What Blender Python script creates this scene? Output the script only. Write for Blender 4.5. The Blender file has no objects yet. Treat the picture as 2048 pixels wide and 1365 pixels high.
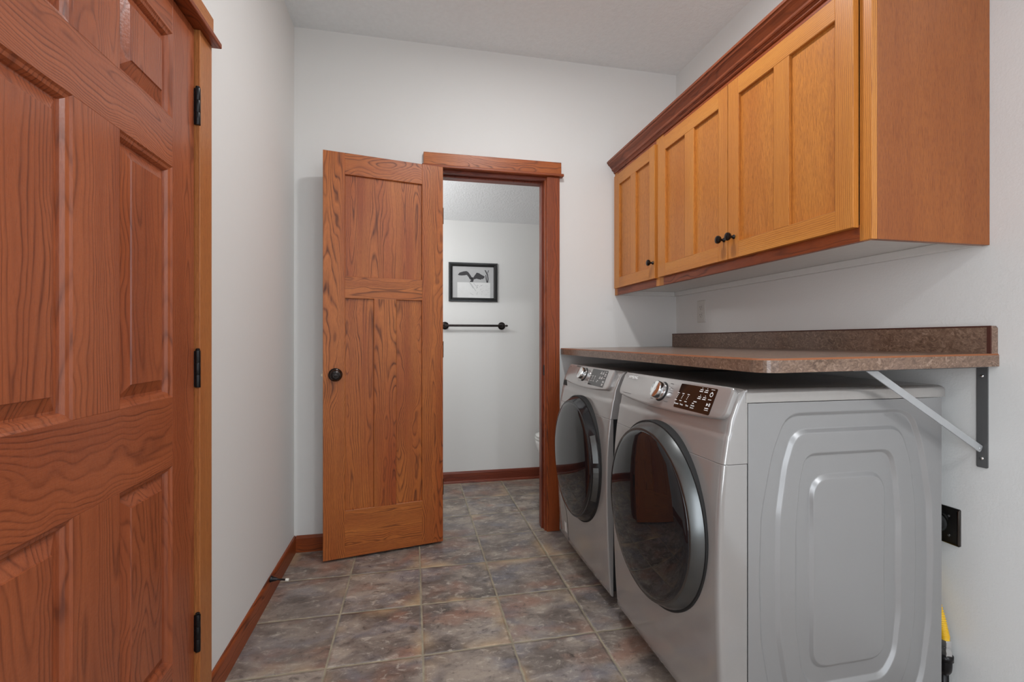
import bpy, bmesh, math, random
from mathutils import Vector, Matrix
random.seed(7)
PI = math.pi
SC = bpy.context.scene
COL = SC.collection

# ------------------------------------------------------------------ node helpers
class G:
    def __init__(s, name):
        s.m = bpy.data.materials.new(name); s.m.use_nodes = True
        s.t = s.m.node_tree; s.t.nodes.clear()
        s.out = s.n('ShaderNodeOutputMaterial'); s.b = s.n('ShaderNodeBsdfPrincipled')
        s.l(s.b.outputs[0], s.out.inputs[0])
    def n(s, typ, **k):
        x = s.t.nodes.new(typ)
        for a, v in k.items(): setattr(x, a, v)
        return x
    def l(s, a, b): s.t.links.new(a, b)
    def put(s, v, sock):
        if hasattr(v, 'is_linked') or hasattr(v, 'links'): s.l(v, sock)
        elif v is not None: sock.default_value = v
    def math(s, op, a, b=None, c=None, clamp=False):
        x = s.n('ShaderNodeMath', operation=op, use_clamp=clamp)
        s.put(a, x.inputs[0]); s.put(b, x.inputs[1])
        if c is not None: s.put(c, x.inputs[2])
        return x.outputs[0]
    def xyz(s, x=0.0, y=0.0, z=0.0):
        c = s.n('ShaderNodeCombineXYZ')
        for i, v in enumerate((x, y, z)): s.put(v, c.inputs[i])
        return c.outputs[0]
    def sep(s, v):
        c = s.n('ShaderNodeSeparateXYZ'); s.l(v, c.inputs[0]); return c.outputs
    def vm(s, op, a, b):
        x = s.n('ShaderNodeVectorMath', operation=op); s.put(a, x.inputs[0]); s.put(b, x.inputs[1]); return x.outputs[0]
    def noise(s, v, scale=1.0, detail=2.0, rough=.5, dist=0.0):
        x = s.n('ShaderNodeTexNoise'); s.l(v, x.inputs['Vector'])
        for k, w in (('Scale', scale), ('Detail', detail), ('Roughness', rough), ('Distortion', dist)): x.inputs[k].default_value = w
        return x.outputs['Fac']
    def ramp(s, f, stops, interp='LINEAR'):
        r = s.n('ShaderNodeValToRGB'); s.l(f, r.inputs[0]); cr = r.color_ramp; cr.interpolation = interp
        while len(cr.elements) < len(stops): cr.elements.new(.5)
        for e, (p, c) in zip(cr.elements, stops):
            e.position = p; e.color = (c[0], c[1], c[2], 1) if hasattr(c, '__len__') else (c, c, c, 1)
        return r.outputs[0]
    def mix(s, f, a, b, mode='MIX'):
        x = s.n('ShaderNodeMix', data_type='RGBA', blend_type=mode)
        s.put(f, x.inputs[0])
        for v, i in ((a, 6), (b, 7)):
            if isinstance(v, tuple): v = (*v[:3], 1)
            s.put(v, x.inputs[i])
        return x.outputs[2]
    def bump(s, h, strength=.2, dist=.002):
        b = s.n('ShaderNodeBump'); b.inputs['Strength'].default_value = strength; b.inputs['Distance'].default_value = dist
        s.l(h, b.inputs['Height']); s.l(b.outputs[0], s.b.inputs['Normal'])
    def co(s): return s.n('ShaderNodeTexCoord').outputs['Object']
    def set(s, **k):
        for a, v in k.items():
            sock = s.b.inputs[a.replace('_', ' ')]
            if isinstance(v, tuple) and len(v) == 3: v = (*v, 1)
            s.put(v, sock)
        return s.m

def lin(r, g, b):
    f = lambda c: (c/255/12.92) if c/255 <= .04045 else ((c/255+.055)/1.055)**2.4
    return (f(r), f(g), f(b))

def plain(name, rgb, rough=.5, metal=0.0, bump=None, vary=1.0, **k):
    g = G(name); c = g.co()
    n = g.noise(c, 40, 3)
    col = g.mix(n, tuple(x*(1-.05*vary) for x in rgb), tuple(min(1, x*(1+.05*vary)) for x in rgb))
    g.set(Base_Color=col, Roughness=rough, Metallic=metal, **k)
    if bump: g.bump(g.noise(c, bump[0], bump[3] if len(bump) > 3 else 2), bump[1], bump[2])
    return g.m

OAKS = {}
def oak(axis, style='door'):
    key = (axis, style)
    if key in OAKS: return OAKS[key]
    P = dict(door=dict(K=12, sb=9.0, sa=.60, lin=40, fig=1.0, light=(.56, .180, .036), mid=(.36, .076, .015), dark=(.060, .011, .003), pore=.50, rough=.36),
             entry=dict(K=10, sb=9.0, sa=.5, lin=45, fig=.85, light=(.42, .115, .042), mid=(.29, .070, .026), dark=(.095, .019, .008), pore=.42, rough=.30),
             trim=dict(K=9, sb=10.0, sa=.5, lin=80, fig=1.1, light=(.38, .088, .019), mid=(.25, .048, .012), dark=(.065, .012, .005), pore=.50, rough=.36),
             cab=dict(K=1.2, sb=9.0, sa=.4, lin=165, fig=.85, light=(.64, .270, .052), mid=(.53, .185, .032), dark=(.20, .046, .008), pore=.45, rough=.36),
             quarter=dict(K=2, sb=9.0, sa=.5, lin=30, fig=.16, light=(.60, .232, .042), mid=(.47, .152, .025), dark=(.15, .033, .006), pore=.85, rough=.36),
             end=dict(K=3, sb=9.0, sa=.4, lin=20, fig=.22, light=(.35, .108, .022), mid=(.27, .072, .014), dark=(.11, .024, .007), pore=.85, rough=.34),  # cabinet veneer again, with the unlit end's shade put into its colour
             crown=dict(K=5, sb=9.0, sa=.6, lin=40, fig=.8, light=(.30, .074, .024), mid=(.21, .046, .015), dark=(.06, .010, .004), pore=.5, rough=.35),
             casing=dict(K=4, sb=9.0, sa=.5, lin=110, fig=.55, light=(.52, .205, .062), mid=(.42, .135, .036), dark=(.14, .036, .010), pore=.7, rough=.36),
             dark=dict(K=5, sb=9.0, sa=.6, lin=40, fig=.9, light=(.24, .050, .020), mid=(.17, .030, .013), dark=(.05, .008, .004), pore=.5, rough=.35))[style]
    g = G('oak_%s_%s' % (style, axis))
    at = g.n('ShaderNodeAttribute', attribute_type='OBJECT', attribute_name='seed')
    sd = at.outputs['Fac']
    p = g.vm('ADD', g.co(), g.xyz(g.math('MULTIPLY', sd, 3.17), g.math('MULTIPLY', sd, 7.71), g.math('MULTIPLY', sd, 5.39)))
    x, y, z = g.sep(p)
    b, c, a = {'x': (y, z, x), 'y': (z, x, y), 'z': (x, y, z)}[axis]
    # slow wander of the grain along the board
    wob = g.noise(g.xyz(b, c, g.math('MULTIPLY', a, 3.0)), 1.6, 2)
    wa = {'cab': .014, 'casing': .016, 'trim': .03}.get(style, .05)
    wv = g.math('MULTIPLY_ADD', wob, wa, -wa/2)
    b2 = g.math('ADD', b, wv); c2 = g.math('ADD', c, wv)
    v = g.noise(g.xyz(g.math('MULTIPLY', b2, P['sb']), g.math('MULTIPLY', c2, P['sb']), g.math('MULTIPLY', a, P['sa'])), 1.0, 1.2, .35)
    rings = g.math('FRACT', g.math('ADD', g.math('MULTIPLY', v, P['K']*2.6), g.math('MULTIPLY', g.math('ADD', b2, c2), P['lin'])))
    tone = g.noise(g.xyz(g.math('MULTIPLY', b, 14), g.math('MULTIPLY', c, 14), g.math('MULTIPLY', a, .8)), 1.0, 3)
    tone2 = g.noise(g.xyz(g.math('MULTIPLY', b, 5), g.math('MULTIPLY', c, 5), g.math('MULTIPLY', a, 1.3)), 1.0, 2)
    base = g.mix(g.ramp(g.math('MULTIPLY_ADD', tone, .5, g.math('MULTIPLY', tone2, .5)), [(.32, 0.0), (.68, 1.0)]), P['mid'], P['light'])
    reg = g.ramp(g.noise(g.xyz(g.math('MULTIPLY', b, 16), g.math('MULTIPLY', c, 16), g.math('MULTIPLY', a, 1.2)), 1.0, 1), [(.34, .60), (.60, 1.0)])
    late = g.ramp(rings, [(0.0, 1.0), (.09, .85), (.19, .40), (.45, .14), (.78, 0.0), (.91, .50), (1.0, 1.0)])
    brk = g.noise(g.xyz(g.math('MULTIPLY', b, 160), g.math('MULTIPLY', c, 160), g.math('MULTIPLY', a, 6)), 1.0, 3, .6)
    late = g.math('MULTIPLY', g.math('MULTIPLY', late, g.ramp(brk, [(.30, .40), (.60, 1.0)]), clamp=True), g.math('MULTIPLY', reg, P['fig']))
    pv = g.noise(g.xyz(g.math('MULTIPLY', b, 420), g.math('MULTIPLY', c, 420), g.math('MULTIPLY', a, 16)), 1.0, 2, .6)
    pw = g.noise(g.xyz(g.math('MULTIPLY', b, 620), g.math('MULTIPLY', c, 620), g.math('MULTIPLY', a, 46)), 1.0, 2, .6)
    pore = g.math('MAXIMUM', g.ramp(pv, [(.50, 0.0), (.68, 1.0)]), g.ramp(pw, [(.47, 0.0), (.62, .9)]))
    f = g.math('MAXIMUM', g.math('MULTIPLY', late, .93), g.math('MULTIPLY', pore, g.math('MULTIPLY_ADD', late, .40, P['pore']*.55)))
    col = g.mix(f, base, P['dark'])
    g.set(Base_Color=col, Roughness=g.math('MULTIPLY_ADD', f, .14, P['rough']), Specular_IOR_Level=.35, Coat_Weight=.10 if style not in ('entry',) else .35, Coat_Roughness=.28 if style != 'entry' else .2)
    h = g.math('SUBTRACT', g.math('MULTIPLY', g.noise(g.co(), 130, 2), .55 if style == 'entry' else .12), g.math('MULTIPLY', f, .6))
    g.bump(h, .55 if style == 'entry' else .22, .0012)
    OAKS[key] = g.m
    return g.m

# ------------------------------------------------------------------ object helpers
def newobj(name, me, mats, parent=None, smooth=False, angle=None):
    o = bpy.data.objects.new(name, me); COL.objects.link(o)
    for m in (mats if isinstance(mats, (list, tuple)) else [mats]): me.materials.append(m)
    if smooth:
        for p in me.polygons: p.use_smooth = True
    if angle is not None:
        for p in me.polygons: p.use_smooth = True
        try: me.set_sharp_from_angle(angle=math.radians(angle))
        except Exception: pass
    if parent is not None:
        o.parent = parent
        if not parent.get('_local'):
            o.matrix_parent_inverse = Matrix.Translation(-absloc(parent))
    o['seed'] = round(random.uniform(0, 9), 3)
    return o
def absloc(o):
    v = Vector((0, 0, 0))
    if o.type == 'EMPTY': v = Vector(o.location)
    return v
class M:
    """gathers shapes into one mesh"""
    def __init__(s): s.bm = bmesh.new()
    def quad(s, pts, mi=0):
        f = s.bm.faces.new([s.bm.verts.new(p) for p in pts]); f.material_index = mi; return f
    def box(s, x0, x1, y0, y1, z0, z1, mi=0, fz=None):
        v = [s.bm.verts.new((x, y, z)) for x in (x0, x1) for y in (y0, y1) for z in (z0, z1)]
        for q in ((0, 1, 3, 2), (4, 6, 7, 5), (0, 4, 5, 1), (2, 3, 7, 6), (0, 2, 6, 4), (1, 5, 7, 3)):
            f = s.bm.faces.new([v[i] for i in q]); f.material_index = mi
        return s
    def loops(s, loops, closed=True, cap0=False, cap1=False, mi=0, mis=None):
        L = [[s.bm.verts.new(p) for p in lp] for lp in loops]
        n = len(L[0])
        for k in range(len(L)-1):
            for i in range(n if closed else n-1):
                j = (i+1) % n
                f = s.bm.faces.new((L[k][i], L[k][j], L[k+1][j], L[k+1][i])); f.material_index = mis[k] if mis else mi
        if cap0: f = s.bm.faces.new(list(reversed(L[0]))); f.material_index = mis[0] if mis else mi
        if cap1: f = s.bm.faces.new(L[-1]); f.material_index = mis[-1] if mis else mi
        return L
    def lathe(s, prof, origin, axis, n=32, sy=1.0, cap=True, mi=0):
        """prof: (radius, height) pairs along axis"""
        ax = Vector(axis).normalized()
        u = ax.orthogonal().normalized() if abs(ax.z) > .9 else Vector((0, 0, 1)).cross(ax).normalized()
        w = ax.cross(u); O = Vector(origin)
        lp = [[O+ax*hh+u*(r*math.cos(2*PI*i/n))+w*(r*sy*math.sin(2*PI*i/n)) for i in range(n)] for r, hh in prof]
        s.loops(lp, cap0=cap, cap1=cap, mi=mi); return s
    def tube(s, pts, r, n=10, rs=None):
        pts = [Vector(p) for p in pts]; lp = []
        for i, p in enumerate(pts):
            d = (pts[min(i+1, len(pts)-1)]-pts[max(i-1, 0)]).normalized()
            u = d.orthogonal().normalized() if i == 0 else (u-d*u.dot(d)).normalized()
            w = d.cross(u); rr = rs[i] if rs else r
            lp.append([p+u*rr*math.cos(2*PI*k/n)+w*rr*math.sin(2*PI*k/n) for k in range(n)])
        s.loops(lp, cap0=True, cap1=True); return s
    def prism(s, poly, fn, d0, d1, mi=0):
        """poly in 2d, fn(a,b,depth)->3d"""
        s.loops([[fn(a, b, d0) for a, b in poly], [fn(a, b, d1) for a, b in poly]], cap0=True, cap1=True, mi=mi); return s
    def build(s, name, mats, parent=None, smooth=False, angle=None, bevel=None, seg=2):
        bmesh.ops.recalc_face_normals(s.bm, faces=s.bm.faces[:])
        me = bpy.data.meshes.new(name); s.bm.to_mesh(me); s.bm.free()
        o = newobj(name, me, mats, parent, smooth, angle)
        if bevel:
            b = o.modifiers.new('bevel', 'BEVEL'); b.width = bevel; b.segments = seg; b.limit_method = 'ANGLE'; b.angle_limit = math.radians(40)
        return o
def box(name, x0, x1, y0, y1, z0, z1, mat, parent=None, bevel=None):
    return M().box(x0, x1, y0, y1, z0, z1).build(name, mat, parent, bevel=bevel)
def tag(o, label=None, cat=None, group=None, kind=None):
    if label: o['label'] = label
    if cat: o['category'] = cat
    if group: o['group'] = group
    if kind: o['kind'] = kind
    return o
def empty(name, loc, label=None, cat=None, group=None, kind=None, rz=0.0, local=False):
    o = bpy.data.objects.new(name, None); COL.objects.link(o); o.location = loc; o.rotation_euler = (0, 0, rz)
    o.empty_display_size = .05
    if local: o['_local'] = 1
    return tag(o, label, cat, group, kind)
def text(body, size, name, mat, parent, matrix, depth=.0004, align='CENTER'):
    cu = bpy.data.curves.new('t', 'FONT'); cu.body = body; cu.size = size; cu.align_x = align; cu.align_y = 'CENTER'; cu.extrude = depth
    t = bpy.data.objects.new('t', cu); COL.objects.link(t)
    bpy.context.view_layer.update()
    me = bpy.data.meshes.new_from_object(t); bpy.data.objects.remove(t)
    me.transform(matrix)
    me.materials.clear()
    return newobj(name, me, mat, parent)
def rrect(w, h, r, n=6, cx=0.0, cy=0.0):
    P = []
    for sx, sy, a0 in ((1, 1, 0), (-1, 1, 90), (-1, -1, 180), (1, -1, 270)):
        for i in range(n+1):
            a = math.radians(a0+90*i/n); P.append((cx+sx*(w/2-r)+r*math.cos(a), cy+sy*(h/2-r)+r*math.sin(a)))
    return P

# ------------------------------------------------------------------ materials
WALLC = (.755, .750, .732)
wall_m = plain('painted_wall', WALLC, .75, bump=(260, .10, .0012, 3), vary=.12)
wall_tex = plain('orange_peel_wall', WALLC, .75, bump=(160, .28, .002, 3), vary=.12)
ceil_m = plain('textured_ceiling', (.81, .85, .865), .9, bump=(75, .55, .005, 3))
white_m = plain('white_paint', (.74, .74, .72), .45)
outlet_m = plain('ivory_plastic', (.66, .64, .60), .4)
slot_m = plain('slot_dark', (.03, .03, .03), .6)
black_m = plain('black_iron', (.018, .017, .018), .32, 0.6)
bronze_m = plain('oiled_bronze', (.030, .024, .022), .22, .85)
brass_m = plain('pale_brass', (.55, .50, .40), .45, .4)
chrome_m = plain('chrome', (.78, .78, .78), .12, 1.0)
rubber_m = plain('white_rubber', (.80, .77, .70), .6)
steel_m = plain('grey_painted_steel', (.50, .51, .52), .38, .5)
shaded_steel_m = plain('shaded_bracket_steel', (.12, .12, .12), .45, .3)  # bracket steel again, darkened in colour for the faces turned from light
yellow_m = plain('yellow_vinyl', (.80, .48, .02), .4)
porc_m = plain('porcelain', (.82, .82, .80), .12)
gap_m = plain('flat_black_and_gap_shade', (.012, .012, .012), .7)  # flat black of feet and seams, also painted shade between the machines

def floor_mat():
    g = G('slate_tile'); c = g.co(); x, y, z = g.sep(c)
    gx, gy, p = .0345, 1.6842, .323
    u = g.math('DIVIDE', g.math('SUBTRACT', x, gx-20*p), p); v = g.math('DIVIDE', g.math('SUBTRACT', y, gy-20*p), p)
    wob = g.noise(c, 28, 3); wob = g.math('MULTIPLY_ADD', wob, .022, -.011)
    fu = g.math('FRACT', g.math('ADD', u, wob)); fv = g.math('FRACT', g.math('ADD', v, wob))
    eu = g.math('MINIMUM', fu, g.math('SUBTRACT', 1.0, fu)); ev = g.math('MINIMUM', fv, g.math('SUBTRACT', 1.0, fv))
    e = g.math('MINIMUM', eu, ev)
    grout = g.ramp(e, [(.008, 1.0), (.013, 0.0)])
    wn = g.n('ShaderNodeTexWhiteNoise', noise_dimensions='2D'); g.l(g.xyz(g.math('FLOOR', u), g.math('FLOOR', v)), wn.inputs['Vector'])
    rc = wn.outputs['Color']; rv = wn.outputs['Value']
    q = g.vm('ADD', c, g.vm('MULTIPLY', rc, (37.0, 23.0, 11.0)))
    qs = g.vm('MULTIPLY', q, (1.0, 1.5, 1.0))
    n1 = g.noise(qs, 6.5, 4, .55, .6); n2 = g.noise(g.vm('ADD', qs, (5.0, 3.0, 1.0)), 5.0, 3, .5, .5)
    n3 = g.noise(g.vm('ADD', qs, (9.0, 7.0, 2.0)), 24, 8, .72, .5)
    n4 = g.noise(g.vm('ADD', qs, (2.0, 8.0, 5.0)), 4.2, 3, .5, .4)
    base = g.ramp(n1, [(.25, lin(85, 76, 70)), (.45, lin(123, 113, 106)), (.60, lin(159, 147, 136)), (.78, lin(187, 173, 156))])
    base = g.mix(g.ramp(n2, [(.50, 0.0), (.70, .50)]), base, lin(129, 133, 147))
    base = g.mix(g.ramp(n4, [(.54, 0.0), (.70, .7)]), base, lin(163, 120, 100))
    base = g.mix(g.ramp(n3, [(.54, 0.0), (.70, .68)]), base, lin(223, 213, 198))
    base = g.mix(g.ramp(n3, [(.30, .9), (.45, 0.0)]), base, lin(66, 58, 54))
    tan = g.math('MULTIPLY', g.ramp(e, [(.0, 1.0), (.20, 0.0)]), g.ramp(g.noise(q, 4.0, 3), [(.54, 0.0), (.70, .75)]))
    base = g.mix(tan, base, lin(215, 183, 139))
    base = g.mix(g.math('MULTIPLY_ADD', rv, .30, 0.0), base, lin(123, 112, 105))
    col = g.mix(grout, base, g.mix(g.noise(c, 18, 3), lin(110, 106, 97), lin(197, 184, 156)))
    rough = g.math('ADD', g.math('MULTIPLY_ADD', n3, .22, .25), g.math('MULTIPLY', grout, .35))
    g.set(Base_Color=col, Roughness=rough)
    edge = g.ramp(e, [(.006, 0.0), (.03, 1.0)])
    h = g.math('ADD', g.math('MULTIPLY', edge, 1.0), g.math('ADD', g.math('MULTIPLY', n3, .55), g.math('MULTIPLY', g.noise(c, 60, 4), .35)))
    g.bump(h, .7, .005)
    return g.m
floor_m = floor_mat()

def counter_mat():
    g = G('brown_laminate'); c = g.co()
    d = g.noise(c, 16, 3); dv = g.vm('ADD', c, g.xyz(g.math('MULTIPLY', d, .07), g.math('MULTIPLY', d, .05), g.math('MULTIPLY', d, .06)))
    n = g.noise(g.vm('MULTIPLY', dv, (60., 60., 90.)), 1.0, 4, .7, 1.5)
    n2 = g.noise(c, 9, 3)
    col = g.ramp(n, [(.30, lin(70, 50, 38)), (.46, lin(108, 83, 66)), (.58, lin(134, 108, 90)), (.72, lin(172, 148, 130))])
    col = g.mix(g.ramp(n2, [(.35, 0.0), (.7, .35)]), col, lin(132, 108, 96))
    g.set(Base_Color=col, Roughness=.28, Coat_Weight=.15); g.bump(n, .08, .0006); return g.m
counter_m = counter_mat()
seam_m = plain('laminate_seam', lin(140, 82, 46), .5)
seam_d = plain('laminate_seam_dark', lin(74, 34, 22), .7)
side_m = plain('platinum_side_paint', (.345, .340, .340), .36, .45, vary=.1)
front_m = plain('platinum_front', (.375, .357, .345), .16, .35, vary=.1, Coat_Weight=.5, Coat_Roughness=.05)
lid_m = plain('platinum_lid', (.44, .42, .40), .22, .5)
ring_m = plain('dark_metal_ring', (.13, .135, .135), .27, .9)
glass_m = plain('smoked_glass', (.010, .010, .012), .02, 0.0, IOR=1.55)
display_m = plain('display_gloss', (.012, .007, .005), .06, 0.0, Coat_Weight=.15)
print_w = plain('panel_print_white', (.85, .85, .84), .5)
print_d = plain('panel_print_dark', (.12, .11, .11), .5)

# ------------------------------------------------------------------ room
LX, BY, RX, CZ, FY = -.609, 2.645, 1.5976, 2.754, -2.4
BBY = 3.685       # far wall of the little bathroom
OX0, OX1, OZ = .128, .772, 2.064      # rough doorway in the back wall
BT = .118
DY0, DY1, DZ = .640, 1.480, 1.992     # rough opening in the left wall
struct = lambda o, label=None, cat=None: tag(o, label, cat, kind='structure')

m = M(); m.box(LX-.14, RX+.14, FY-.1, BBY+.12, -.06, 0); struct(m.build('floor', floor_m), 'slate look ceramic tile floor with pale grout', 'floor')
m = M()
for a in ((FY, -1.75, 0, CZ), (-1.75, -.45, 0, .25), (-1.75, -.45, 2.2, CZ), (-.45, DY0, 0, CZ), (DY1, BY+BT, 0, CZ), (DY0, DY1, DZ, CZ)): m.box(LX-.12, LX, a[0], a[1], a[2], a[3])
struct(m.build('wall_left', wall_m), 'plain grey painted wall beside the six panel door', 'wall')
m = M()
for a in ((LX, OX0, 0, CZ), (OX1, RX, 0, CZ), (OX0, OX1, OZ, CZ)): m.box(a[0], a[1], BY, BY+BT, a[2], a[3])
struct(m.build('wall_back', wall_m), 'grey wall around the open doorway', 'wall')
struct(box('wall_right', RX, RX+.12, FY, BBY, 0, CZ, wall_tex), 'grey wall behind the cabinets and machines', 'wall')
m = M()
for a in ((LX, -.35, 0, CZ), (1.35, RX, 0, CZ), (-.35, 1.35, 0, .75), (-.35, 1.35, 2.2, CZ)): m.box(a[0], a[1], FY-.1, FY, a[2], a[3])
struct(m.build('wall_front', wall_m), 'grey wall behind the camera with a window', 'wall')
m = M()
m.box(-.35, 1.35, FY-.08, FY+.02, .72, .78).box(-.35, 1.35, FY-.08, FY+.02, 2.17, 2.23).box(-.38, -.32, FY-.08, FY+.02, .72, 2.23).box(1.32, 1.38, FY-.08, FY+.02, .72, 2.23).box(.48, .52, FY-.06, FY-.02, .78, 2.17)
struct(m.build('window_1', white_m), 'white window frame behind the camera', 'window')
m = M()
m.box(LX-.13, LX+.02, -1.75, -.45, .22, .28).box(LX-.13, LX+.02, -1.75, -.45, 2.17, 2.23).box(LX-.13, LX+.02, -1.78, -1.72, .22, 2.23).box(LX-.13, LX+.02, -.48, -.42, .22, 2.23).box(LX-.08, LX-.05, -1.115, -1.085, .28, 2.17)
struct(m.build('added_window', white_m), 'white frame of an added left window behind the camera', 'window')  # unseen opening added to let side light reach the dryer
struct(box('ceiling', LX-.12, RX+.12, FY-.1, BY+BT, CZ, CZ+.08, ceil_m), 'light grey textured ceiling of the laundry room', 'ceiling')
# bathroom beyond the doorway
struct(box('wall_bathroom_back', -.6, RX, BBY, BBY+.1, 0, 2.9, wall_m), 'grey bathroom wall with picture and towel bar', 'wall')
struct(box('wall_bathroom_left', -.62, -.52, BY+BT, BBY, 0, 2.9, wall_m), 'grey left wall of the bathroom', 'wall')
m = M(); m.prism([(BBY, 2.048), (BY+BT, 2.42), (BY+BT, 2.5), (BBY, 2.128)], lambda a, b, d: (d, a, b), -.6, RX)
struct(m.build('ceiling_bathroom', plain('bathroom_ceiling', (.78, .785, .79), .9, bump=(75, .7, .006, 3), vary=.2)), 'sloping textured bathroom ceiling', 'ceiling')

# baseboards
def baseboard(name, axis, a0, a1, face, back, h, style='trim', label=None):
    prof = [(back, 0), (face, 0), (face, h-.014), (face+(back-face)*.25, h-.004), (face+(back-face)*.55, h), (back, h)]
    m = M()
    if axis == 'y': m.prism(prof, lambda a, b, d: (a, d, b), a0, a1)
    else: m.prism(prof, lambda a, b, d: (d, a, b), a0, a1)
    return struct(m.build(name, oak(axis, style)), label, 'baseboard')
baseboard('baseboard_left', 'y', 1.553, BY, -.598, LX, .086, label='stained oak baseboard along the left wall')
baseboard('baseboard_back', 'x', -.598, .066, 2.634, BY, .086, label='short stained oak baseboard behind the open door')
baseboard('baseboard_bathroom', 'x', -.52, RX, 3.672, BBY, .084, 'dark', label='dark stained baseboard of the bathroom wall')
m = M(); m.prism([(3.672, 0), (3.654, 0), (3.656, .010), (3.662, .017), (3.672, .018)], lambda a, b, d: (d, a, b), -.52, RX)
struct(m.build('trim_1', oak('x', 'dark')), 'shoe moulding under the bathroom baseboard', 'trim')

# doorway in the back wall: jambs, casings, header
def casing_set(prefix): pass
t = empty('trim_2', (.45, 2.70, 0), 'stained oak casing around the open bathroom doorway', 'door casing', kind='structure')
for x0, x1 in ((.130, .148), (.752, .770)):
    box('jamb', x0, x1, BY-.002, BY+BT+.002, 0, 2.062, oak('z', 'trim'), t)
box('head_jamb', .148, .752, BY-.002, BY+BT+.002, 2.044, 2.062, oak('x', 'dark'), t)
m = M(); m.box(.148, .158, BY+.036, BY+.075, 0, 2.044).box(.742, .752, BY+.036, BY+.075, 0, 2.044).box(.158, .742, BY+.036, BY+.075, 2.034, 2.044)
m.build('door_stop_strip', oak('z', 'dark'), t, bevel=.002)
for x0, x1 in ((.067, .1425), (.7595, .8365)):
    box('side_casing', x0, x1, BY-.021, BY-.001, 0, 2.060, oak('z', 'trim'), t, bevel=.0025)
box('head_casing', .0568, .846, BY-.024, BY-.001, 2.0775, 2.146, oak('x', 'door'), t, bevel=.002)
box('fillet', .048, .858, BY-.038, BY-.001, 2.061, 2.0772, oak('x', 'trim'), t, bevel=.004)
sp = box('strike_plate', .7500, .7522, BY+.004, BY+.032, .905, .965, black_m, t)
sp['label'] = 'small dark metal strike plate'
for x0, x1 in ((.067, .1425), (.7595, .8365)):
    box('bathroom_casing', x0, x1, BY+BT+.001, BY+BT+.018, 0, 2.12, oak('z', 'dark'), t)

# casing of the entry door in the left wall
t = empty('trim_3', (LX, 1.06, 0), 'stained oak casing and header around the six panel door', 'door casing', kind='structure')
for y0, y1 in ((1.476, 1.555), (.565, .644)):
    box('side_casing', LX+.0005, -.586, y0, y1, 0, 1.985, oak('z', 'casing'), t, bevel=.002)
box('head_casing', LX+.0005, -.584, .555, 1.563, 2.0015, 2.072, oak('y', 'casing'), t, bevel=.002)
box('fillet', LX+.0005, -.562, .545, 1.565, 1.9855, 2.001, oak('y', 'trim'), t, bevel=.003)
for y0, y1 in ((1.4765, 1.480), (.640, .6435)):
    box('jamb', LX-.12, LX, y0-.0, y1, 0, 1.985, oak('z', 'dark'), t)
box('head_jamb', LX-.12, LX, .644, 1.476, 1.984, 1.9915, oak('y', 'dark'), t)

# ------------------------------------------------------------------ raised / flat panels
def panel_mesh(m, fn, a0, a1, b0, b1, raised):
    def rect(i): return [(a0+i, b0+i), (a1-i, b0+i), (a1-i, b1-i), (a0+i, b1-i)]
    if raised: st = [(0, 0), (.004, .0035), (.010, .0060), (.0145, .0120), (.0160, .0165), (.0205, .0165), (.046, .0050), (.0475, .0020)]
    else: st = [(0, 0), (.0012, .0010), (.0016, .0105)]
    lp = [[fn(a, b, d) for a, b in rect(i)] for i, d in st]
    m.loops(lp, cap1=True)

# entry door (left), plane x = -.600, closed
D1 = empty('door_1', (-.62, 1.06, .008), 'closed six panel stained oak door with black hinges at far left', 'door', kind='structure')
fx = -.600; th = .040
Y = [.655, .773, .993, 1.132, 1.352, 1.472]; Z = [.010, .284, .790, .966, 1.552, 1.676, 1.892, 1.982]
fz_, fy_ = oak('z', 'entry'), oak('y', 'entry')
bx = lambda n, y0, y1, z0, z1, mt: box(n, fx-th, fx, y0, y1, z0, z1, mt, D1, bevel=.0008)
bx('stile', Y[4], Y[5], Z[0], Z[7], fz_); bx('stile', Y[0], Y[1], Z[0], Z[7], fz_)
for z0, z1 in ((0, 1), (2, 3), (4, 5), (6, 7)): bx('rail', Y[1], Y[4], Z[z0], Z[z1], fy_)
for z0, z1 in ((1, 2), (3, 4), (5, 6)):
    bx('mullion', Y[2], Y[3], Z[z0], Z[z1], fz_)
    for y0, y1 in ((1, 2), (3, 4)):
        m = M(); panel_mesh(m, lambda a, b, d: (fx-d-.0002, a, b), Y[y0], Y[y1], Z[z0], Z[z1], True)
        m.box(fx-th, fx-.02, Y[y0], Y[y1], Z[z0], Z[z1]); m.build('raised_panel', fz_, D1)
for zc in (1.767, 1.030, .288):
    m = M()
    for k in range(3):
        z0 = zc-.052+k*.0347; m.lathe([(.0066, 0), (.0070, .001), (.0070, .0335), (.0066, .0345)], (-.5915, 1.4745, z0), (0, 0, 1), 20)
    m.lathe([(.004, 0), (.0055, .002), (.0055, .004), (.002, .006)], (-.5915, 1.4745, zc+.052), (0, 0, 1), 16)
    m.box(-.602, -.5985, 1.4722, 1.4760, zc-.05, zc+.05)
    o = m.build('hinge', black_m, D1, angle=40); o['label'] = 'black hinge'

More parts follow.
